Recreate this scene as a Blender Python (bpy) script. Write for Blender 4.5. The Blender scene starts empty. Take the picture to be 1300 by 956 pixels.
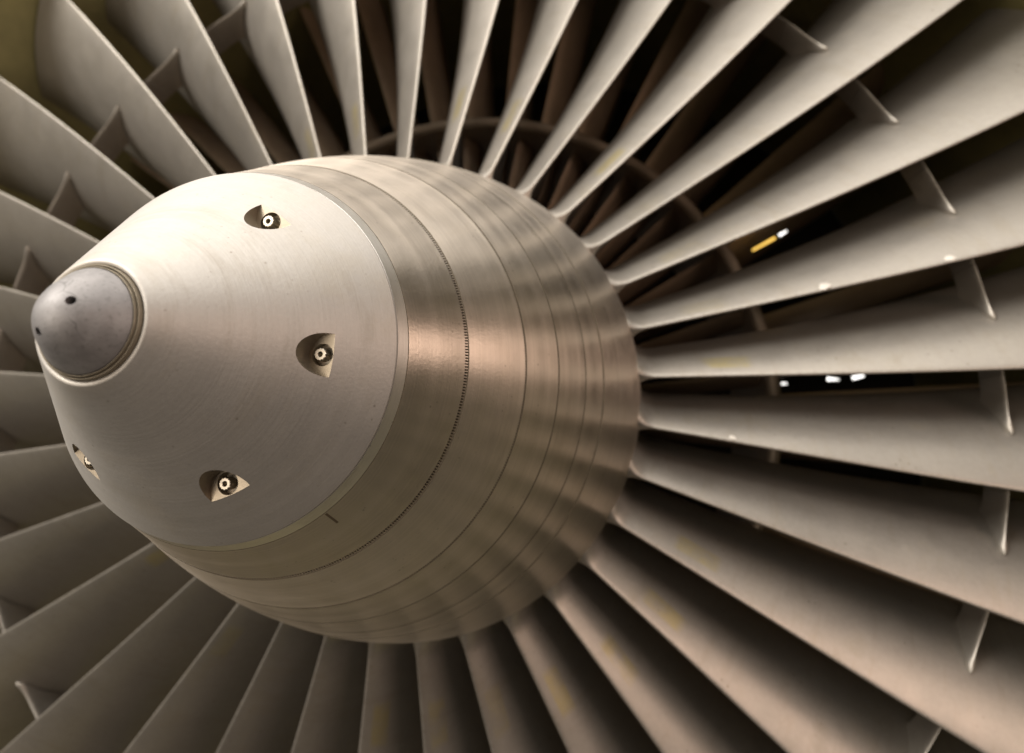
import bpy, bmesh, math, random
from mathutils import Vector, Matrix
from math import sin, cos, pi, radians as R
random.seed(7)
SC = bpy.context.scene
COL = SC.collection

# ------------------------------------------------------------------ camera
CAM_LOC = Vector((0.28408, -0.77222, -0.06519))
YAW, PITCH, FPX = -0.17764, 0.16098, 804.17          # focal length in pixels of a 1300 px wide frame
cam_d = bpy.data.cameras.new('camera'); cam = bpy.data.objects.new('camera', cam_d); COL.objects.link(cam)
fw = Vector((sin(YAW)*cos(PITCH), cos(YAW)*cos(PITCH), sin(PITCH)))
rt = Vector((cos(YAW), -sin(YAW), 0)); up = rt.cross(fw)
cam.matrix_world = Matrix(((rt.x, up.x, -fw.x, CAM_LOC.x), (rt.y, up.y, -fw.y, CAM_LOC.y), (rt.z, up.z, -fw.z, CAM_LOC.z), (0, 0, 0, 1)))
cam_d.sensor_width = 36; cam_d.lens = FPX*36/1300; cam_d.shift_y = -45/1300
cam_d.clip_start = 0.01; cam_d.clip_end = 100
cam_d.dof.use_dof = True; cam_d.dof.focus_distance = 0.43; cam_d.dof.aperture_fstop = 4.0
SC.camera = cam

# ------------------------------------------------------------------ light
w = bpy.data.worlds.new('World'); SC.world = w; w.use_nodes = True
bg = w.node_tree.nodes['Background']; bg.inputs[0].default_value = (1.0, 0.88, 0.77, 1); bg.inputs[1].default_value = 0.055
def area(name, loc, target, sx, sy, power, col):
    l = bpy.data.lights.new(name, 'AREA'); l.shape = 'RECTANGLE'; l.size = sx; l.size_y = sy; l.energy = power; l.color = col
    o = bpy.data.objects.new(name, l); COL.objects.link(o); o.location = loc
    o.rotation_euler = (Vector(target)-Vector(loc)).to_track_quat('-Z', 'Y').to_euler(); return o
area('ceiling_lamp', (-0.1, -1.2, 2.5), (0, -0.3, 0), 5.0, 2.8, 146, (1.0, 0.95, 0.885))
area('side_lamp', (2.5, -1.25, 0.50), (0, -0.3, 0), 1.9, 0.55, 21, (1.0, 0.74, 0.61))
area('front_lamp', (-2.0, -2.3, 2.0), (0.0, 0, 0.1), 1.6, 1.4, 132, (1.0, 0.95, 0.88))
area('front_fill', (-1.2, -3.3, -0.2), (0.0, 0, 0.0), 2.2, 1.6, 46, (1.0, 0.87, 0.73))  # unseen front fill, added to brighten the lower-left blades and spinner underside
vs = SC.view_settings; vs.view_transform = 'Standard'; vs.look = 'None'; vs.exposure = 0; vs.gamma = 1; vs.use_curve_mapping = False

# ------------------------------------------------------------------ materials
def new_mat(name):
    m = bpy.data.materials.new(name); m.use_nodes = True
    return m, m.node_tree, m.node_tree.nodes['Principled BSDF']
class NT:
    def __init__(s, nt): s.nt = nt
    def n(s, t, **kw):
        nd = s.nt.nodes.new(t)
        for k, v in kw.items(): setattr(nd, k, v)
        return nd
    def l(s, a, b): s.nt.links.new(a, b)
    def math(s, op, a, b=None, clamp=False):
        nd = s.n('ShaderNodeMath', operation=op); nd.use_clamp = clamp
        for i, v in enumerate((a, b)):
            if v is None: continue
            if isinstance(v, (int, float)): nd.inputs[i].default_value = v
            else: s.l(v, nd.inputs[i])
        return nd.outputs[0]
    def ramp(s, fac, p0, p1, c0=(0, 0, 0, 1), c1=(1, 1, 1, 1)):
        nd = s.n('ShaderNodeValToRGB'); e = nd.color_ramp.elements
        e[0].position = p0; e[1].position = p1; e[0].color = c0; e[1].color = c1
        s.l(fac, nd.inputs[0]); return nd.outputs[0]
    def mix(s, fac, a, b, blend='MIX'):
        nd = s.n('ShaderNodeMix', data_type='RGBA', blend_type=blend)
        for sock, v in ((nd.inputs[0], fac), (nd.inputs[6], a), (nd.inputs[7], b)):
            if hasattr(v, 'links'): s.l(v, sock)
            elif isinstance(v, (int, float)): sock.default_value = v
            else: sock.default_value = (*v, 1)
        return nd.outputs[2]
    def noise(s, vec, scale, detail=4, rough=0.55):
        nd = s.n('ShaderNodeTexNoise'); nd.inputs['Scale'].default_value = scale; nd.inputs['Detail'].default_value = detail
        nd.inputs['Roughness'].default_value = rough
        if vec is not None: s.l(vec, nd.inputs['Vector'])
        return nd.outputs['Fac']

def turned_metal(name, base, rough, aniso, streak=0.3, stain=None, bump=0.02, blotch=0.15, metal=1.0, rvar=0.08):
    """lathe-turned bare metal: fine marks run round the Y axis"""
    m, nt, b = new_mat(name); t = NT(nt)
    co = t.n('ShaderNodeTexCoord').outputs['Object']
    sep = t.n('ShaderNodeSeparateXYZ'); t.l(co, sep.inputs[0])
    big = t.noise(co, 9, 5)
    wob = t.math('ADD', sep.outputs[1], t.math('MULTIPLY', big, 0.0012))
    cmb = t.n('ShaderNodeCombineXYZ'); t.l(t.math('MULTIPLY', wob, 1.0), cmb.inputs[1])
    lines = t.noise(cmb.outputs[0], 700, 3, 0.7)
    wide = t.noise(cmb.outputs[0], 90, 3, 0.6)
    fine = t.noise(co, 420, 3, 0.6)
    f = t.math('ADD', t.math('MULTIPLY', t.math('SUBTRACT', lines, 0.5), streak), t.math('MULTIPLY', t.math('SUBTRACT', wide, 0.5), streak*0.9))
    f = t.math('ADD', f, t.math('MULTIPLY', t.math('SUBTRACT', big, 0.5), blotch*2))
    f = t.math('ADD', t.math('ADD', f, t.math('MULTIPLY', t.math('SUBTRACT', fine, 0.5), blotch)), 1.0)
    col = t.mix(1.0, base, (1, 1, 1), 'MULTIPLY')
    oi = t.n('ShaderNodeObjectInfo').outputs['Random']
    f = t.math('MULTIPLY', f, t.math('ADD', 0.96, t.math('MULTIPLY', oi, 0.08)))
    hs = t.n('ShaderNodeVectorMath', operation='SCALE'); t.l(col, hs.inputs[0]); t.l(f, hs.inputs['Scale']); col = hs.outputs[0]
    vo = t.n('ShaderNodeTexVoronoi'); vo.inputs['Scale'].default_value = 190; t.l(co, vo.inputs['Vector'])
    pits = t.math('MULTIPLY', t.ramp(vo.outputs['Distance'], 0.10, 0.22, (1, 1, 1, 1), (0, 0, 0, 1)), t.ramp(t.noise(co, 45, 4, 0.7), 0.56, 0.64))
    col = t.mix(t.math('MULTIPLY', pits, 0.5), col, (0.16, 0.13, 0.09))
    sm = t.n('ShaderNodeMapping'); sm.inputs['Scale'].default_value = (1.0, 5.0, 1.0); t.l(co, sm.inputs['Vector'])
    smear = t.ramp(t.noise(sm.outputs[0], 9, 6, 0.7), 0.55, 0.72)
    col = t.mix(t.math('MULTIPLY', smear, 0.30), col, (0.30, 0.25, 0.18))
    if stain:
        s = t.ramp(t.noise(co, 14, 6, 0.65), 0.52, 0.72)
        col = t.mix(t.math('MULTIPLY', s, stain[1]), col, stain[0])
    t.l(col, b.inputs['Base Color'])
    b.inputs['Metallic'].default_value = metal
    rr = t.math('ADD', rough, t.math('MULTIPLY', t.math('SUBTRACT', t.noise(co, 30, 6, 0.65), 0.5), rvar))
    rr = t.math('ADD', rr, t.math('MULTIPLY', t.math('SUBTRACT', wide, 0.5), 0.10))
    rr = t.math('ADD', rr, t.math('ADD', t.math('MULTIPLY', t.math('SUBTRACT', oi, 0.5), 0.07), t.math('MULTIPLY', smear, 0.06)))
    t.l(rr, b.inputs['Roughness'])
    b.inputs['Anisotropic'].default_value = aniso; b.inputs['Anisotropic Rotation'].default_value = 0.25
    tg = t.n('ShaderNodeTangent', direction_type='RADIAL', axis='Y'); t.l(tg.outputs[0], b.inputs['Tangent'])
    bp = t.n('ShaderNodeBump'); bp.inputs['Strength'].default_value = bump; bp.inputs['Distance'].default_value = 0.001
    t.l(t.math('ADD', lines, t.math('MULTIPLY', fine, 0.8)), bp.inputs['Height']); t.l(bp.outputs[0], b.inputs['Normal'])
    return m

M_SPIN = turned_metal('satin_spinner_metal', (0.455, 0.43, 0.397), 0.57, 0.40, 0.14, ((0.44, 0.39, 0.31), 0.45), 0.16, 0.13, 0.75, 0.16)
M_HUB = turned_metal('turned_hub_metal', (0.61, 0.54, 0.465), 0.35, 0.82, 0.42, ((0.50, 0.43, 0.35), 0.4), 0.10, 0.07, 1.0, 0.12)
M_RIM = turned_metal('polished_rim_metal', (0.86, 0.82, 0.77), 0.36, 0.4, 0.2, None, 0.03, 0.08)
M_BOLT = turned_metal('bolt_steel', (0.60, 0.55, 0.46), 0.42, 0.0, 0.05, None, 0.02, 0.1)

def plain(name, base, rough, metal=0.0, var=0.3, scale=40, bump=0.1):
    m, nt, b = new_mat(name); t = NT(nt)
    co = t.n('ShaderNodeTexCoord').outputs['Object']
    n1 = t.noise(co, scale, 6, 0.65); n2 = t.noise(co, scale*6, 3)
    f = t.math('ADD', t.math('MULTIPLY', t.math('SUBTRACT', n1, 0.5), var*2), t.math('ADD', t.math('MULTIPLY', t.math('SUBTRACT', n2, 0.5), var), 1.0))
    rgb = t.n('ShaderNodeRGB'); rgb.outputs[0].default_value = (*base, 1)
    hs = t.n('ShaderNodeVectorMath', operation='SCALE'); t.l(rgb.outputs[0], hs.inputs[0]); t.l(f, hs.inputs['Scale'])
    t.l(hs.outputs[0], b.inputs['Base Color'])
    b.inputs['Metallic'].default_value = metal
    t.l(t.math('ADD', rough, t.math('MULTIPLY', t.math('SUBTRACT', n1, 0.5), 0.25)), b.inputs['Roughness'])
    bp = t.n('ShaderNodeBump'); bp.inputs['Strength'].default_value = bump; bp.inputs['Distance'].default_value = 0.001
    t.l(n2, bp.inputs['Height']); t.l(bp.outputs[0], b.inputs['Normal'])
    return m

def cap_material():
    m, nt, b = new_mat('worn_grey_nose_cap'); t = NT(nt)
    co = t.n('ShaderNodeTexCoord').outputs['Object']
    n1 = t.noise(co, 60, 6, 0.7); n2 = t.noise(co, 500, 3, 0.6)
    col = t.mix(t.ramp(n1, 0.3, 0.7), (0.205, 0.195, 0.192), (0.325, 0.31, 0.305))
    col = t.mix(t.math('MULTIPLY', t.ramp(n2, 0.56, 0.68), 0.38), col, (0.09, 0.085, 0.08))
    # scuffs: thin curved scratches
    vw = t.n('ShaderNodeTexVoronoi', feature='DISTANCE_TO_EDGE'); vw.inputs['Scale'].default_value = 46
    ad = t.n('ShaderNodeVectorMath', operation='ADD'); t.l(co, ad.inputs[0])
    nc = t.n('ShaderNodeTexNoise'); nc.inputs['Scale'].default_value = 60; t.l(co, nc.inputs['Vector'])
    sc = t.n('ShaderNodeVectorMath', operation='SCALE'); sc.inputs['Scale'].default_value = 0.02; t.l(nc.outputs['Color'], sc.inputs[0])
    t.l(sc.outputs[0], ad.inputs[1]); t.l(ad.outputs[0], vw.inputs['Vector'])
    scr = t.ramp(vw.outputs['Distance'], 0.008, 0.025, (1, 1, 1, 1), (0, 0, 0, 1))
    scr = t.math('MULTIPLY', scr, t.ramp(t.noise(co, 38, 3), 0.54, 0.66))
    col = t.mix(t.math('MULTIPLY', scr, 0.65), col, (0.10, 0.095, 0.09))
    t.l(col, b.inputs['Base Color']); b.inputs['Metallic'].default_value = 0.35
    t.l(t.math('ADD', 0.44, t.math('MULTIPLY', n1, 0.2)), b.inputs['Roughness'])
    bp = t.n('ShaderNodeBump'); bp.inputs['Strength'].default_value = 0.08; bp.inputs['Distance'].default_value = 0.0008
    t.l(t.math('SUBTRACT', n2, scr), bp.inputs['Height']); t.l(bp.outputs[0], b.inputs['Normal'])
    return m
M_CAP = cap_material()
M_DARK = plain('dark_metal', (0.035, 0.030, 0.025), 0.55, 0.5)
M_SEAM = plain('seam_brown', (0.115, 0.092, 0.06), 0.6, 0.3)
M_SEAL = plain('tan_seal_ring', (0.24, 0.205, 0.15), 0.5, 0.4)
M_POCKET = plain('machined_pocket_metal', (0.36, 0.31, 0.24), 0.42, 0.9, 0.12)
M_VANE = plain('brown_vane_metal', (0.46, 0.34, 0.235), 0.5, 0.55, 0.25, 12)
M_RING = plain('brown_ring_metal', (0.40, 0.32, 0.24), 0.5, 0.4, 0.2, 12)
M_CASE = plain('olive_primer', (0.21, 0.185, 0.075), 0.6, 0.0, 0.35, 7)
M_CHIP = plain('pale_chip', (0.58, 0.54, 0.48), 0.4, 0.2)
M_MARK = plain('faded_dark_paint', (0.10, 0.075, 0.045), 0.6)

def blade_material():
    m, nt, b = new_mat('satin_titanium_blade'); t = NT(nt)
    tc = t.n('ShaderNodeTexCoord'); co = tc.outputs['Object']
    oi = t.n('ShaderNodeObjectInfo').outputs['Random']
    uv = t.n('ShaderNodeSeparateXYZ'); t.l(tc.outputs['UV'], uv.inputs[0])
    off = t.n('ShaderNodeCombineXYZ'); t.l(t.math('MULTIPLY', oi, 37.0), off.inputs[0]); t.l(t.math('MULTIPLY', oi, 11.0), off.inputs[2])
    ad = t.n('ShaderNodeVectorMath', operation='ADD'); t.l(co, ad.inputs[0]); t.l(off.outputs[0], ad.inputs[1]); v = ad.outputs[0]
    n1 = t.noise(v, 8, 6, 0.6); n2 = t.noise(v, 160, 4, 0.65); n3 = t.noise(v, 26, 5, 0.65)
    f = t.math('ADD', t.math('MULTIPLY', t.math('SUBTRACT', n1, 0.5), 0.22), 1.0)
    f = t.math('ADD', f, t.math('MULTIPLY', t.math('SUBTRACT', n2, 0.5), 0.24))
    f = t.math('ADD', f, t.math('MULTIPLY', t.math('SUBTRACT', n3, 0.5), 0.14))
    f = t.math('ADD', f, t.math('MULTIPLY', t.math('SUBTRACT', oi, 0.5), 0.18))
    rgb = t.n('ShaderNodeRGB'); rgb.outputs[0].default_value = (0.355, 0.325, 0.285, 1)
    hs = t.n('ShaderNodeVectorMath', operation='SCALE'); t.l(rgb.outputs[0], hs.inputs[0]); t.l(f, hs.inputs['Scale']); col = hs.outputs[0]
    # yellowed adhesive residue in a patch low on the blade (U along the chord, V the radius)
    du = t.math('ABSOLUTE', t.math('SUBTRACT', uv.outputs[0], t.math('ADD', 0.07, t.math('MULTIPLY', oi, 0.07))))
    dv = t.math('ABSOLUTE', t.math('SUBTRACT', uv.outputs[1], t.math('ADD', 0.385, t.math('MULTIPLY', oi, 0.03))))
    e = t.math('MULTIPLY', t.math('SUBTRACT', n3, 0.5), 0.03)
    pu = t.ramp(t.math('ADD', du, e), 0.05, 0.065, (1, 1, 1, 1), (0, 0, 0, 1))
    pv = t.ramp(t.math('ADD', dv, e), 0.022, 0.030, (1, 1, 1, 1), (0, 0, 0, 1))
    pm = t.math('MULTIPLY', t.math('MULTIPLY', pu, pv), t.math('MULTIPLY', t.ramp(n3, 0.3, 0.55), 0.85))
    col = t.mix(t.math('MULTIPLY', pm, t.ramp(oi, 0.25, 0.6)), col, (0.42, 0.355, 0.19))
    # fine spanwise scratches and small dark spots
    s2 = t.n('ShaderNodeCombineXYZ'); t.l(t.math('MULTIPLY', t.math('ADD', uv.outputs[0], t.math('MULTIPLY', uv.outputs[1], 0.12)), 260.0), s2.inputs[0]); t.l(t.math('MULTIPLY', uv.outputs[1], 9.0), s2.inputs[1]); t.l(t.math('MULTIPLY', oi, 70.0), s2.inputs[2])
    scr = t.math('MULTIPLY', t.ramp(t.noise(s2.outputs[0], 1.0, 2, 0.5), 0.66, 0.72), t.ramp(t.noise(v, 11, 3), 0.5, 0.62))
    col = t.mix(t.math('MULTIPLY', scr, 0.30), col, (0.58, 0.54, 0.48))
    vo = t.n('ShaderNodeTexVoronoi'); vo.inputs['Scale'].default_value = 75; t.l(v, vo.inputs['Vector'])
    sp_ = t.math('MULTIPLY', t.ramp(vo.outputs['Distance'], 0.06, 0.16, (1, 1, 1, 1), (0, 0, 0, 1)), t.ramp(t.noise(v, 17, 3), 0.54, 0.60))
    col = t.mix(t.math('MULTIPLY', sp_, 0.5), col, (0.13, 0.11, 0.08))
    # grimy smears
    g = t.math('MULTIPLY', t.ramp(t.noise(v, 13, 6, 0.7), 0.56, 0.72), 0.42)
    col = t.mix(g, col, (0.30, 0.26, 0.19))
    # streaks of dust and oil dragged along the chord, and a pitted leading edge
    sv = t.n('ShaderNodeCombineXYZ'); t.l(t.math('MULTIPLY', uv.outputs[0], 2.5), sv.inputs[0]); t.l(t.math('MULTIPLY', uv.outputs[1], 60.0), sv.inputs[1]); t.l(t.math('MULTIPLY', oi, 90.0), sv.inputs[2])
    st = t.math('MULTIPLY', t.ramp(t.noise(sv.outputs[0], 1.0, 5, 0.65), 0.52, 0.75), 0.28)
    col = t.mix(st, col, (0.27, 0.225, 0.155))
    pit = t.math('MULTIPLY', t.ramp(uv.outputs[0], 0.004, 0.03, (1, 1, 1, 1), (0, 0, 0, 1)), t.ramp(t.noise(v, 340, 3, 0.7), 0.50, 0.62))
    col = t.mix(t.math('MULTIPLY', pit, 0.45), col, (0.17, 0.14, 0.10))
    t.l(col, b.inputs['Base Color'])
    b.inputs['Metallic'].default_value = 0.70
    t.l(t.math('ADD', 0.46, t.math('MULTIPLY', t.math('SUBTRACT', n3, 0.5), 0.2)), b.inputs['Roughness'])
    bp = t.n('ShaderNodeBump'); bp.inputs['Strength'].default_value = 0.05; bp.inputs['Distance'].default_value = 0.001
    t.l(n2, bp.inputs['Height']); t.l(bp.outputs[0], b.inputs['Normal'])
    return m
M_BLADE = blade_material()

# ------------------------------------------------------------------ helpers
def finish(me, angle=35):
    for p_ in me.polygons: p_.use_smooth = True
    me.set_sharp_from_angle(angle=R(angle))
def obj(name, me, mat, parent=None):
    o = bpy.data.objects.new(name, me); COL.objects.link(o)
    if mat is not None and not me.materials: me.materials.append(mat)
    if parent is not None: o.parent = parent
    return o
def empty(name, loc=(0, 0, 0)):
    o = bpy.data.objects.new(name, None); o.empty_display_size = 0.1; o.location = loc; COL.objects.link(o); return o
def tag(o, label, cat, group=None):
    o['label'] = label; o['category'] = cat
    if group: o['group'] = group
def lathe(name, prof, segs=256, closed=True, angle=35):
    """prof: (radius, y) points, revolved round the Y axis; points with radius 0 become poles"""
    vs_, fs = [], []; rows = []
    for r_, y in prof:
        if r_ < 1e-7: rows.append([len(vs_)]); vs_.append((0, y, 0))
        else:
            rows.append(list(range(len(vs_), len(vs_)+segs)))
            vs_ += [(r_*cos(2*pi*i/segs), y, r_*sin(2*pi*i/segs)) for i in range(segs)]
    pairs = list(zip(rows, rows[1:])) + ([(rows[-1], rows[0])] if closed and len(rows[0]) > 1 and len(rows[-1]) > 1 else [])
    for a, b in pairs:
        for i in range(segs):
            j = (i+1) % segs
            if len(a) == 1 and len(b) == 1: continue
            if len(a) == 1: fs.append((a[0], b[i], b[j]))
            elif len(b) == 1: fs.append((a[i], b[0], a[j]))
            else: fs.append((a[i], b[i], b[j], a[j]))
    me = bpy.data.meshes.new(name); me.from_pydata(vs_, [], fs)
    bm = bmesh.new(); bm.from_mesh(me); bmesh.ops.recalc_face_normals(bm, faces=bm.faces); bm.to_mesh(me); bm.free()
    finish(me, angle); return me
def bool_cut(me, cutters):
    """me minus each cutter mesh, evaluated into a new mesh"""
    tmp = bpy.data.objects.new('tmp', me); COL.objects.link(tmp); cs = []
    for c in cutters:
        co = bpy.data.objects.new('cut', c); COL.objects.link(co); cs.append(co)
        md = tmp.modifiers.new('b', 'BOOLEAN'); md.operation = 'DIFFERENCE'; md.object = co; md.solver = 'EXACT'
    dg = bpy.context.evaluated_depsgraph_get()
    out = bpy.data.meshes.new_from_object(tmp.evaluated_get(dg))
    for o in cs + [tmp]: bpy.data.objects.remove(o)
    return out
def cyl(c, axis, rad, y0, y1, n=40, rad2=None):
    """cylinder along 'axis' from c+axis*y0 to c+axis*y1"""
    a = Vector(axis).normalized(); s = a.orthogonal().normalized(); t = a.cross(s); c = Vector(c); r2 = rad if rad2 is None else rad2
    v = [c+a*y0+(s*cos(2*pi*i/n)+t*sin(2*pi*i/n))*rad for i in range(n)] + [c+a*y1+(s*cos(2*pi*i/n)+t*sin(2*pi*i/n))*r2 for i in range(n)]
    f = [(i, (i+1) % n, n+(i+1) % n, n+i) for i in range(n)] + [tuple(range(n-1, -1, -1)), tuple(range(n, 2*n))]
    me = bpy.data.meshes.new('cyl'); me.from_pydata([tuple(x) for x in v], [], f); return me
def lerp_tab(tab, x):
    if x <= tab[0][0]: return tab[0][1]
    for (x0, y0), (x1, y1) in zip(tab, tab[1:]):
        if x <= x1:
            k = (x-x0)/(x1-x0); return y0+(y1-y0)*k
    return tab[-1][1]
def smooth_tab(tab, x):
    """quadratic/cubic Lagrange through the table, smooth twist along the span"""
    s = 0
    for i, (xi, yi) in enumerate(tab):
        l = yi
        for j, (xj, _) in enumerate(tab):
            if i != j: l *= (x-xj)/(xi-xj)
        s += l
    return s

# ------------------------------------------------------------------ the fan rotor
rotor = empty('fan_rotor')
tag(rotor, 'jet engine fan rotor with bare metal cone, turned hub and thirty three twisted blades', 'fan rotor')

# --- spinner cone with six bolt pockets
CONE = [(0.0355, -0.4808), (0.1335, -0.3715)]
KC = (CONE[1][0]-CONE[0][0])/(CONE[1][1]-CONE[0][1])
def cone_r(y): return CONE[0][0]+KC*(y-CONE[0][1])
prof = [(0.0, -0.455), (0.0335, -0.455), (0.0335, -0.4775), (0.0338, -0.4785)]
# rounded lip round the cap seat, tangent to the cone
lip_c, lip_r = (0.0375, -0.4747), 0.0020
nx, ny = 1/math.sqrt(1+KC*KC), -KC/math.sqrt(1+KC*KC)
a1 = math.atan2(ny, nx)
lip_c = (CONE[0][0]-nx*lip_r, CONE[0][1]-ny*lip_r)
for i in range(13):
    a = -pi + 0.15 + (a1-(-pi+0.15))*i/12
    prof.append((lip_c[0]+cos(a)*lip_r, lip_c[1]+sin(a)*lip_r))
for i in range(1, 40):
    y = CONE[0][1]+(CONE[1][1]-CONE[0][1])*i/39.0
    prof.append((cone_r(y), y))
prof[-1] = (0.1332, cone_r(0) and CONE[1][1]-0.0003)
prof += [(0.1335, -0.3711), (0.1335, -0.3705), (0.1300, -0.3705), (0.0, -0.3705)]
prof[2] = (prof[4][0], -0.4785); prof[1] = (prof[4][0], -0.455); del prof[3]
spin_me = lathe('spinner', prof, 256, closed=False, angle=30)
POCK = [R(a) for a in (55.5, -5.8, -67.6, -129.5, 172.0)]
PR0, PRC, PY, PB0 = 0.1023, 0.0138, -0.4039, 0.0970
cuts = []
for th in POCK:
    c = (PR0*cos(th), 0, PR0*sin(th))
    cuts.append(cyl(c, (0, 1, 0), PRC, -0.47, PY, 64))
    cb = (PB0*cos(th), 0, PB0*sin(th))
    cuts.append(cyl(cb, (0, 1, 0), 0.0072, -0.41, PY+0.0065, 40))
spin_me = bool_cut(spin_me, cuts)
spin_me.materials.clear(); spin_me.materials.append(M_SPIN); spin_me.materials.append(M_POCKET)
for p_ in spin_me.polygons:
    p_.use_smooth = True; p_.material_index = 0
nrm = [None]*len(spin_me.loops)
for p_ in spin_me.polygons:
    fn = p_.normal
    for li in p_.loop_indices:
        v = spin_me.vertices[spin_me.loops[li].vertex_index].co; rr = math.hypot(v.x, v.z); n = fn.copy()
        th = math.atan2(v.z, v.x)
        an = Vector((nx*cos(th), ny, nx*sin(th)))
        if an.dot(fn) > 0.985 and abs(cone_r(v.y)-rr) < 6e-4: n = an
        else:
            rd = Vector((v.x, 0, v.z))
            k = min(range(len(POCK)), key=lambda i: abs(((th-POCK[i]+pi) % (2*pi))-pi))
            c = Vector((PR0*cos(POCK[k]), 0, PR0*sin(POCK[k]))); q = Vector((v.x, 0, v.z))-c
            if q.length < PRC+2e-4 and PY-0.03 < v.y:
                p_.material_index = 1
                if abs(fn.y) < 0.2 and q.length > 1e-5: n = -q.normalized()
            elif rr < 0.0358 and abs(fn.y) > 0.02 and v.y < -0.4785:   # rounded lip
                dr, dy = rr-lip_c[0], v.y-lip_c[1]; d = math.hypot(dr, dy)
                if abs(d-lip_r) < 4e-4: n = Vector((dr/d*cos(th), dy/d, dr/d*sin(th)))
        nrm[li] = n
spin_me.normals_split_custom_set([tuple(n) for n in nrm])
spinner = obj('spinner', spin_me, None, rotor)
spinner['label'] = 'satin silver cone with recessed bolt pockets'

# polished rim band behind the cone
rim_me = lathe('spinner_rim', [(0.1200, -0.3700), (0.1331, -0.3700), (0.1337, -0.3697), (0.1380, -0.3616), (0.1378, -0.3613), (0.1200, -0.3613)], 256)
obj('rim_band', rim_me, M_RIM, spinner)

# nose cap with two seal rings and four small holes
capp = [(0.0, -0.466), (0.0288, -0.466), (0.0288, -0.4835), (0.0291, -0.4843), (0.0291, -0.4850), (0.0285, -0.4862), (0.0262, -0.4892), (0.0236, -0.4926), (0.0206, -0.4965), (0.0199, -0.4971),
        (0.0176, -0.4996), (0.0152, -0.5019), (0.0128, -0.5038), (0.0102, -0.5054), (0.0076, -0.5066), (0.0048, -0.5074), (0.0020, -0.5077), (0.0, -0.5077)]
cap_me = lathe('nose_cap', capp, 192, closed=False, angle=24)
hc = []; HOLES = (33, -128); HOLE_R = 0.0113
for a in HOLES:
    th = R(a); n = Vector((cos(th)*0.42, -0.90, sin(th)*0.42)); p0 = Vector((HOLE_R*cos(th), -0.5036, HOLE_R*sin(th)))
    hc.append(cyl(p0, n, 0.0025, -0.012, 0.01, 24))
cap_me = bool_cut(cap_me, hc); cap_me.materials.clear(); finish(cap_me, 24)
cap = obj('nose_cap', cap_me, M_CAP, spinner); cap['label'] = 'worn dark grey nose cap with small holes'
for (ra, rb, yt) in ((0.0295, 0.0302, -0.4845), (0.0309, 0.0317, -0.4830)):
    obj('seal_ring', lathe('seal_ring', [(ra, -0.470), (ra, yt), (ra+0.0002, yt-0.0003), (rb-0.0002, yt-0.0003), (rb, yt), (rb, -0.470)], 160), M_SEAL, spinner)
obj('cap_seat', lathe('cap_seat', [(0.0, -0.4700), (0.0318, -0.4700), (0.0318, -0.4705), (0.0, -0.4705)], 96, closed=False), M_DARK, spinner)
# bolts: twelve-point heads with a bored centre
def bolt_mesh():
    bm = bmesh.new(); n = 24
    def ring(fr, y): return [bm.verts.new((fr(i)*cos(2*pi*i/n), y, fr(i)*sin(2*pi*i/n))) for i in range(n)]
    ro = lambda i: 0.0041 if i % 2 else 0.0036
    rows = [ring(lambda i: 0.0055, 0.0097), ring(lambda i: 0.0055, 0.0086), ring(lambda i: 0.0045, 0.0082), ring(ro, 0.0080), ring(ro, 0.0003), ring(lambda i: ro(i)-0.0004, 0.0), ring(lambda i: 0.0019, 0.0), ring(lambda i: 0.0016, 0.0004), ring(lambda i: 0.0016, 0.0080)]
    for a, b in zip(rows, rows[1:]):
        for i in range(n): bm.faces.new((a[i], a[(i+1) % n], b[(i+1) % n], b[i]))
    bm.faces.new(rows[0]); bm.faces.new(rows[-1])
    bmesh.ops.recalc_face_normals(bm, faces=bm.faces)
    me = bpy.data.meshes.new('bolt'); bm.to_mesh(me); bm.free(); finish(me, 25); return me
bm_ = bolt_mesh(); bm_.materials.append(M_BOLT)
for th in POCK:
    b_ = obj('bolt', bm_, None, spinner); b_.location = (PB0*cos(th), PY-0.0032, PB0*sin(th)); b_.rotation_euler = (0, -th+0.13, 0)

# --- hub rings behind the spinner
def hub_r(y):
    if y < -0.3104: return 0.16679+0.56*(y+0.3104)
    if y > 0: return 0.30+0.02*(1-math.exp(-y/0.06))*0.2
    return 0.30+0.243*y-0.60*y*y
SEAMS = [-0.3613, -0.3104, -0.2490, -0.2043, -0.1580, -0.1200, 0.0]
GAPS = [0.0, 0.0034, 0.0020, 0.0016, 0.0014, 0.0012]
def ring_mesh(y0, y1, dr=0.0, ch=0.0002):
    pr = [(hub_r(y0)-0.012, y0), (hub_r(y0)+dr-ch, y0), (hub_r(y0+ch)+dr, y0+ch)]
    n = max(4, int((y1-y0)/0.006))
    for i in range(1, n): y = y0+ch+(y1-y0-2*ch)*i/n; pr.append((hub_r(y)+dr, y))
    pr += [(hub_r(y1-ch)+dr, y1-ch), (hub_r(y1)+dr-ch, y1), (hub_r(y1)-0.012, y1)]
    me = lathe('hub_ring', pr, 256, angle=25)
    me.materials.append(M_HUB); me.materials.append(M_SEAM)              # ring ends coloured dark brown so the seams read as dark lines
    for p_ in me.polygons:
        c = p_.center
        if c.y < y0+ch*0.9 or c.y > y1-ch*0.9: p_.material_index = 1
    return me
ends = SEAMS[:-1]+[0.20]
for i in range(len(ends)-1):
    y0 = ends[i]+(GAPS[i]/2 if i else 0); y1 = ends[i+1]-(GAPS[i+1]/2 if i+1 < len(GAPS) else 0)
    obj('hub_ring', ring_mesh(y0, y1, 0.0006 if i == 5 else 0.0), None, rotor)
core = [(0.02, -0.3550), (hub_r(-0.355)-0.008, -0.3550)]+[(hub_r(y)-0.0030, y) for y in [-0.350+0.02*i for i in range(27)]]+[(0.02, 0.19)]
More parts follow.
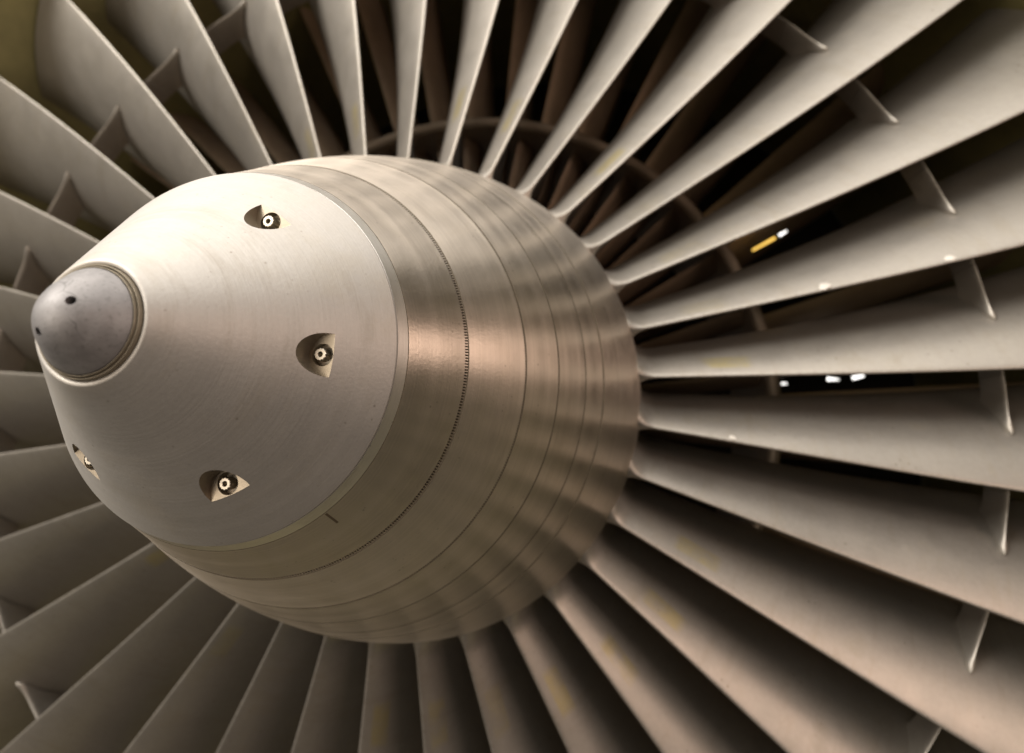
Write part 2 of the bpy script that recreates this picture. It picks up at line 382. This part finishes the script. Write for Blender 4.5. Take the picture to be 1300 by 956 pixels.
obj('hub_drum', lathe('hub_drum', core, 128), M_SEAM, rotor)
# fine teeth in the first seam
def teeth(y, half, n, w, sink, name):
    V, F = [], []
    s = (hub_r(y+half)-hub_r(y-half))/(2*half)
    for i in range(n):
        a = 2*pi*i/n; b0 = len(V)
        for (dy, dr, da) in [(-1, 0, -1), (1, 0, -1), (1, 0, 1), (-1, 0, 1), (-1, 1, -1), (1, 1, -1), (1, 1, 1), (-1, 1, 1)]:
            yy = y+dy*half; rr = hub_r(yy)-0.0032+dr*(0.0032-sink); aa = a+da*w/2/hub_r(y)
            V.append((rr*cos(aa), yy, rr*sin(aa)))
        F += [tuple(b0+k for k in f) for f in ((4, 5, 6, 7), (0, 4, 7, 3), (1, 2, 6, 5), (0, 1, 5, 4), (3, 7, 6, 2))]
    me = bpy.data.meshes.new(name); me.from_pydata(V, [], F)
    bm = bmesh.new(); bm.from_mesh(me); bmesh.ops.recalc_face_normals(bm, faces=bm.faces); bm.to_mesh(me); bm.free()
    return me
t_ = obj('seam_teeth', teeth(SEAMS[1], 0.0019, 470, 0.0009, 0.0007, 'seam_teeth'), M_HUB, rotor); t_['kind'] = 'stuff'
t_ = obj('seam_teeth', teeth(SEAMS[2], 0.0012, 560, 0.0009, 0.0008, 'seam_teeth'), M_HUB, rotor); t_['kind'] = 'stuff'
# short painted index mark across the first ring
bm = bmesh.new(); rows = []
for i in range(7):
    y = -0.3605+0.0135*i/6; th = R(-53.6-0.9*i/6); wd = 0.0009
    rows.append([bm.verts.new(((hub_r(y)+0.00012)*cos(th+s*wd/hub_r(y)), y, (hub_r(y)+0.00012)*sin(th+s*wd/hub_r(y)))) for s in (-1, 1)])
for a, b in zip(rows, rows[1:]): bm.faces.new((a[0], a[1], b[1], b[0]))
me = bpy.data.meshes.new('index_mark'); bm.to_mesh(me); bm.free(); obj('index_mark', me, M_MARK, rotor)

# --- blades
NB = 33; PIT = 2*pi/NB; TH0 = 1.9474; RTIP = 0.995
STAG = [(0.30, 11.0), (0.50, 25.0), (0.739, 40.5), (1.0, 56.0)]
CAMB = [(0.30, 50.0), (0.50, 47.0), (0.739, 40.0), (1.0, 20.0)]
CHRD = [(0.30, 0.190), (0.739, 0.205), (1.0, 0.225)]
THIK = [(0.28, 0.0155), (0.40, 0.0130), (0.739, 0.0095), (1.0, 0.0055)]
def le(r):
    x = r-0.30
    return 0.1611*x-0.1299*x*x, -0.0759*x+0.0918*x*x          # axial position, angle
def section(r, n=26):
    s, ph, c, th = R(smooth_tab(STAG, r)), R(smooth_tab(CAMB, r)), smooth_tab(CHRD, r), lerp_tab(THIK, r)
    d = r-(0.30+0.01)
    fil = 0.013*max(0.0, 1-max(0, r-0.299)/0.026)**2.4
    up_, lo = [], []; a = b = 0.0; prev = 0
    for i in range(n+1):
        u = (0.5*(1-cos(pi*i/n)))**1.25; steps = 6
        for k in range(steps):
            um = prev+(u-prev)*(k+0.5)/steps; be = s+ph*(0.5-um); a += cos(be)*c*(u-prev)/steps; b += sin(be)*c*(u-prev)/steps
        prev = u
        be = s+ph*(0.5-u)
        h = th*0.5*(4*u*(1-u))**0.85 + 0.0010*min(1, math.sqrt(u*90))*math.sqrt(max(0, 1-u)) + 0.0005*min(1, (1-u)*20)
        h += fil*min(1, 0.25+math.sqrt(u*10))
        up_.append((a-sin(be)*h, b+cos(be)*h, u)); lo.append((a+sin(be)*h, b-cos(be)*h, u))
    return up_, lo
def blade_mesh():
    rs = [0.272, 0.285, 0.296, 0.300, 0.303, 0.306, 0.309, 0.312, 0.316, 0.320, 0.325, 0.332]
    rs += [0.332+(RTIP-0.332)*(i/34) for i in range(1, 35)]
    V, F, UV = [], [], []; ring_n = None
    for r in rs:
        up_, lo = section(r); y0, t0 = le(r)
        loop = up_[::1]+lo[-1:0:-1]                           # LE -> TE on the suction side, back on the pressure side
        if ring_n is None: ring_n = len(loop)
        for (a, b, u) in loop:
            th = t0+b/r; V.append((r*cos(th), y0+a, r*sin(th))); UV.append((u, r))
    for k in range(len(rs)-1):
        for i in range(ring_n):
            j = (i+1) % ring_n; F.append((k*ring_n+i, k*ring_n+j, (k+1)*ring_n+j, (k+1)*ring_n+i))
    n = ring_n; top = (len(rs)-1)*n
    m_ = 26
    F.append((top, top+1, top+n-1))
    for i in range(1, m_-0):
        a, b_, c, d = i, i+1, n-i-1, n-i
        if b_ >= c: F.append((top+a, top+b_, top+d)) if b_ < d else None; break
        F.append((top+a, top+b_, top+c, top+d))
    me = bpy.data.meshes.new('fan_blade'); me.from_pydata(V, [], F)
    bm = bmesh.new(); bm.from_mesh(me); bmesh.ops.recalc_face_normals(bm, faces=bm.faces); bm.to_mesh(me); bm.free()
    uvl = me.uv_layers.new(name='UVMap')
    for li, lp in enumerate(me.loops): uvl.data[li].uv = UV[lp.vertex_index]
    finish(me, 50); return me
# snubber: half-span wings on both faces of the blade
RS, YS = 0.739, 0.0912
S_UP, S_LO = section(RS); Y_LE, T_LE = le(RS)
def face_b(tab, a):
    pts = sorted((q[0], q[1]) for q in tab); return lerp_tab(pts, a)
def snubber_mesh(side):
    L, TH = 0.056, 0.0052; na, nb = 14, 14
    A0 = YS-Y_LE; mid = face_b(S_UP, A0)+side*PIT*RS/2*0.994
    V, F = [], []; loopn = None
    for k in range(nb+1):
        loop = []
        w = k/nb; w = w*w*(3-2*w)*0.5+w*0.5
        for sgn in (1, -1):
            idx = range(na+1) if sgn > 0 else range(na-1, 0, -1)
            for i in idx:
                u = 0.5*(1-cos(pi*i/na))
                tab = S_UP if side > 0 else S_LO
                aa = A0+L*u; base = face_b(tab, aa)-side*0.004
                b = base+(mid-base)*w; d = abs(b-face_b(tab, aa))
                fl = 0.0030*max(0, 1-d/0.022)**2.0
                lead = -0.007*max(0, 1-d/0.034)**2.2*(1-u)
                h = TH*0.5*min(1, math.sqrt(u*11))*(1-u)**0.5*(1-0.25*u)+fl*min(1, u*9)
                if u < 1e-6 or u > 1-1e-6: h = 0.0
                r = RS+sgn*h; th = T_LE+b/RS
                loop.append((r*cos(th), Y_LE+aa+lead, r*sin(th)))
        if loopn is None: loopn = len(loop)
        V += loop
    for k in range(nb):
        for i in range(loopn):
            j = (i+1) % loopn; F.append((k*loopn+i, k*loopn+j, (k+1)*loopn+j, (k+1)*loopn+i))
    F.append(tuple(range(nb*loopn, (nb+1)*loopn)))
    me = bpy.data.meshes.new('snubber'); me.from_pydata(V, [], F)
    bm = bmesh.new(); bm.from_mesh(me); bmesh.ops.recalc_face_normals(bm, faces=bm.faces); bm.to_mesh(me); bm.free()
    me.uv_layers.new(name='UVMap')
    finish(me, 50); return me
BLADE_ME = blade_mesh(); BLADE_ME.materials.append(M_BLADE)
SN1, SN2 = snubber_mesh(1), snubber_mesh(-1)
SN1.materials.append(M_BLADE); SN2.materials.append(M_BLADE)
blades = []
for k in range(NB):
    o = obj('fan_blade', BLADE_ME, None, rotor); o.rotation_euler = (0, -(TH0-k*PIT), 0); blades.append(o)
    obj('snubber', SN1, None, o); obj('snubber', SN2, None, o)
# chips of bright metal on a few leading edges: (blade, radius, size)
def chip_mesh(r, s):
    up_, lo = section(r); y0, t0 = le(r); bm = bmesh.new()
    bmesh.ops.create_icosphere(bm, subdivisions=2, radius=1.0)
    rnd = random.Random(int(r*1000))
    q = max(range(len(up_)), key=lambda k: -abs(up_[k][2]-0.035))
    a, b, u = up_[q]; da, db = up_[q+1][0]-up_[q-1][0], up_[q+1][1]-up_[q-1][1]; dl = math.hypot(da, db); da /= dl; db /= dl
    th = t0+b/r; er = Vector((cos(th), 0, sin(th))); et = Vector((-sin(th), 0, cos(th))); ey = Vector((0, 1, 0))
    tv = ey*da+et*db; nv = -ey*db+et*da; c = er*r+ey*(y0+a)+et*0
    for v in bm.verts:
        f = 1+rnd.uniform(-0.2, 0.2)
        v.co = c+er*(v.co.x*s*f)+tv*(v.co.y*s*0.8*f)+nv*(v.co.z*s*0.16)
    me = bpy.data.meshes.new('metal_chip'); bm.to_mesh(me); bm.free(); finish(me, 60); me.materials.append(M_CHIP); return me
for k, r_, s in ((9, 0.540, 0.0080), (9, 0.690, 0.0060), (11, 0.410, 0.0045)):
    obj('metal_chip', chip_mesh(r_, s), None, blades[k])

# ------------------------------------------------------------------ the casing and stator vanes behind the fan
case = empty('fan_casing', (0, 0.3, 0)); OFF = Vector((0, -0.3, 0))
tag(case, 'dim brown stator vanes, splitter ring and olive casing seen behind the fan blades', 'engine casing')
def cobj(name, me, mat):
    o = obj(name, me, mat, case); o.location = OFF; return o
shell = [(1.012, -0.03), (1.005, -0.02), (1.005, 1.0), (1.05, 1.0), (1.05, -0.03)]
cobj('casing_shell', lathe('casing_shell', shell, 160), M_CASE)
cobj('dark_backing', lathe('dark_backing', [(0.30, 0.96), (1.0, 0.96), (1.0, 0.98), (0.30, 0.98)], 96), M_DARK)  # added dark closure, keeps the blade gaps black against the ambient light
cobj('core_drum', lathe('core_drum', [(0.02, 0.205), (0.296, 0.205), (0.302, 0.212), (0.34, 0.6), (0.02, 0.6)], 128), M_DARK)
RY = 0.2654; RR_ = 0.5083
sp = [(RR_+0.004+0.010*cos(a), RY+0.010+0.010*sin(a)) for a in [R(-200+20*i) for i in range(11)]]
sp = [(RR_-0.0055, 0.62)]+sp+[(RR_+0.030, 0.62)]
cobj('splitter_ring', lathe('splitter_ring', sp, 192), M_RING)
def vane_mesh(name, r0, r1, y0, chord, st, ph, th, nr=8, n=10):
    V, F = [], []
    for k in range(nr+1):
        r = r0+(r1-r0)*k/nr; up_, lo = [], []; a = b = 0
        for i in range(n+1):
            u = i/n; be = R(st)+R(ph)*(0.5-u)
            if i: a += cos(be)*chord/n; b += sin(be)*chord/n
            h = th*0.5*(1.6*math.sqrt(u)*(1-u)**0.8)+0.0005*(1-u)
            up_.append((a-sin(be)*h, b+cos(be)*h)); lo.append((a+sin(be)*h, b-cos(be)*h))
        loop = up_+lo[-1:0:-1]; ln = len(loop)
        V += [(r*cos(q[1]/r), y0+q[0], r*sin(q[1]/r)) for q in loop]
    for k in range(nr):
        for i in range(ln): j = (i+1) % ln; F.append((k*ln+i, k*ln+j, (k+1)*ln+j, (k+1)*ln+i))
    me = bpy.data.meshes.new(name); me.from_pydata(V, [], F)
    bm = bmesh.new(); bm.from_mesh(me); bmesh.ops.recalc_face_normals(bm, faces=bm.faces); bm.to_mesh(me); bm.free()
    finish(me, 50); me.materials.append(M_VANE); return me
iv = vane_mesh('inlet_vane', 0.300, 0.507, 0.305, 0.075, -18, -30, 0.010)
for k in range(60):
    o = obj('inlet_vane', iv, None, case); o.location = OFF; o.rotation_euler = (0, -2*pi*k/60, 0)
ov = vane_mesh('outlet_vane', 0.512, 1.006, 0.42, 0.11, -22, -34, 0.012)
for k in range(48):
    o = obj('outlet_vane', ov, None, case); o.location = OFF; o.rotation_euler = (0, -2*pi*(k+0.3)/48, 0)

# ------------------------------------------------------------------ glints seen through the blade row: glowing tubes added, source unseen
def emit(name, col, st):
    m, nt, b = new_mat(name); b.inputs['Base Color'].default_value = (0.8, 0.8, 0.8, 1)
    b.inputs['Emission Color'].default_value = (*col, 1); b.inputs['Emission Strength'].default_value = st; return m
M_WHITE_GLINT = emit('white_glint_glow', (1.0, 0.97, 0.92), 2.6); M_AMBER_GLINT = emit('amber_glint_glow', (1.0, 0.60, 0.10), 1.5)
def on_ray(u, v, y):
    d = fw+rt*((u-650)/FPX)-up*((v-433)/FPX); t = (y-CAM_LOC.y)/d.y; return CAM_LOC+d*t
def add_glint(u0, v0, u1, v1, y, rad, mat, label, taper=0.5):
    a, b = on_ray(u0, v0, y), on_ray(u1, v1, y); ax = (b-a); ln = ax.length; ax.normalize()
    root = empty('rear_glint', tuple((a+b)/2)); tag(root, label, 'lamp')
    bm = bmesh.new(); q = ax.to_track_quat('Z', 'Y').to_matrix().to_4x4()
    bmesh.ops.create_cone(bm, cap_ends=True, segments=20, radius1=rad, radius2=rad*taper, depth=ln, matrix=q)
    bmesh.ops.bevel(bm, geom=[e for e in bm.edges if len(e.link_faces) == 2 and e.calc_face_angle() > 1.0], offset=rad*0.25, segments=2, affect='EDGES')
    me = bpy.data.meshes.new('glint_tube'); bm.to_mesh(me); bm.free(); finish(me, 40); obj('glint_tube', me, mat, root)
    bm = bmesh.new()
    for s in (-1, 1):
        bmesh.ops.create_cone(bm, cap_ends=True, segments=20, radius1=rad*0.6, radius2=rad*0.6, depth=rad*0.8, matrix=Matrix.Translation(ax*(s*(ln/2+rad*0.35))) @ q)
    me = bpy.data.meshes.new('glint_end'); bm.to_mesh(me); bm.free(); finish(me, 40); obj('glint_end', me, M_DARK, root)
LY = 0.56
add_glint(955, 318, 984, 302, 0.40, 0.0020, M_AMBER_GLINT, 'small amber light glinting deep behind the upper right blades', 1.3)
add_glint(989, 299, 999, 293, 0.40, 0.0026, M_WHITE_GLINT, 'small white light just above the amber one behind the blades')
add_glint(1050, 481, 1066, 482, LY, 0.0036, M_WHITE_GLINT, 'left of two white lights close together behind the right blades', 0.25)
add_glint(1082, 480, 1097, 477, LY, 0.0036, M_WHITE_GLINT, 'right of two white lights close together behind the right blades')
add_glint(992, 487, 999, 487, LY, 0.0022, M_WHITE_GLINT, 'lone small white light nearest the hub behind the right blades')

SC.render.engine = 'CYCLES'
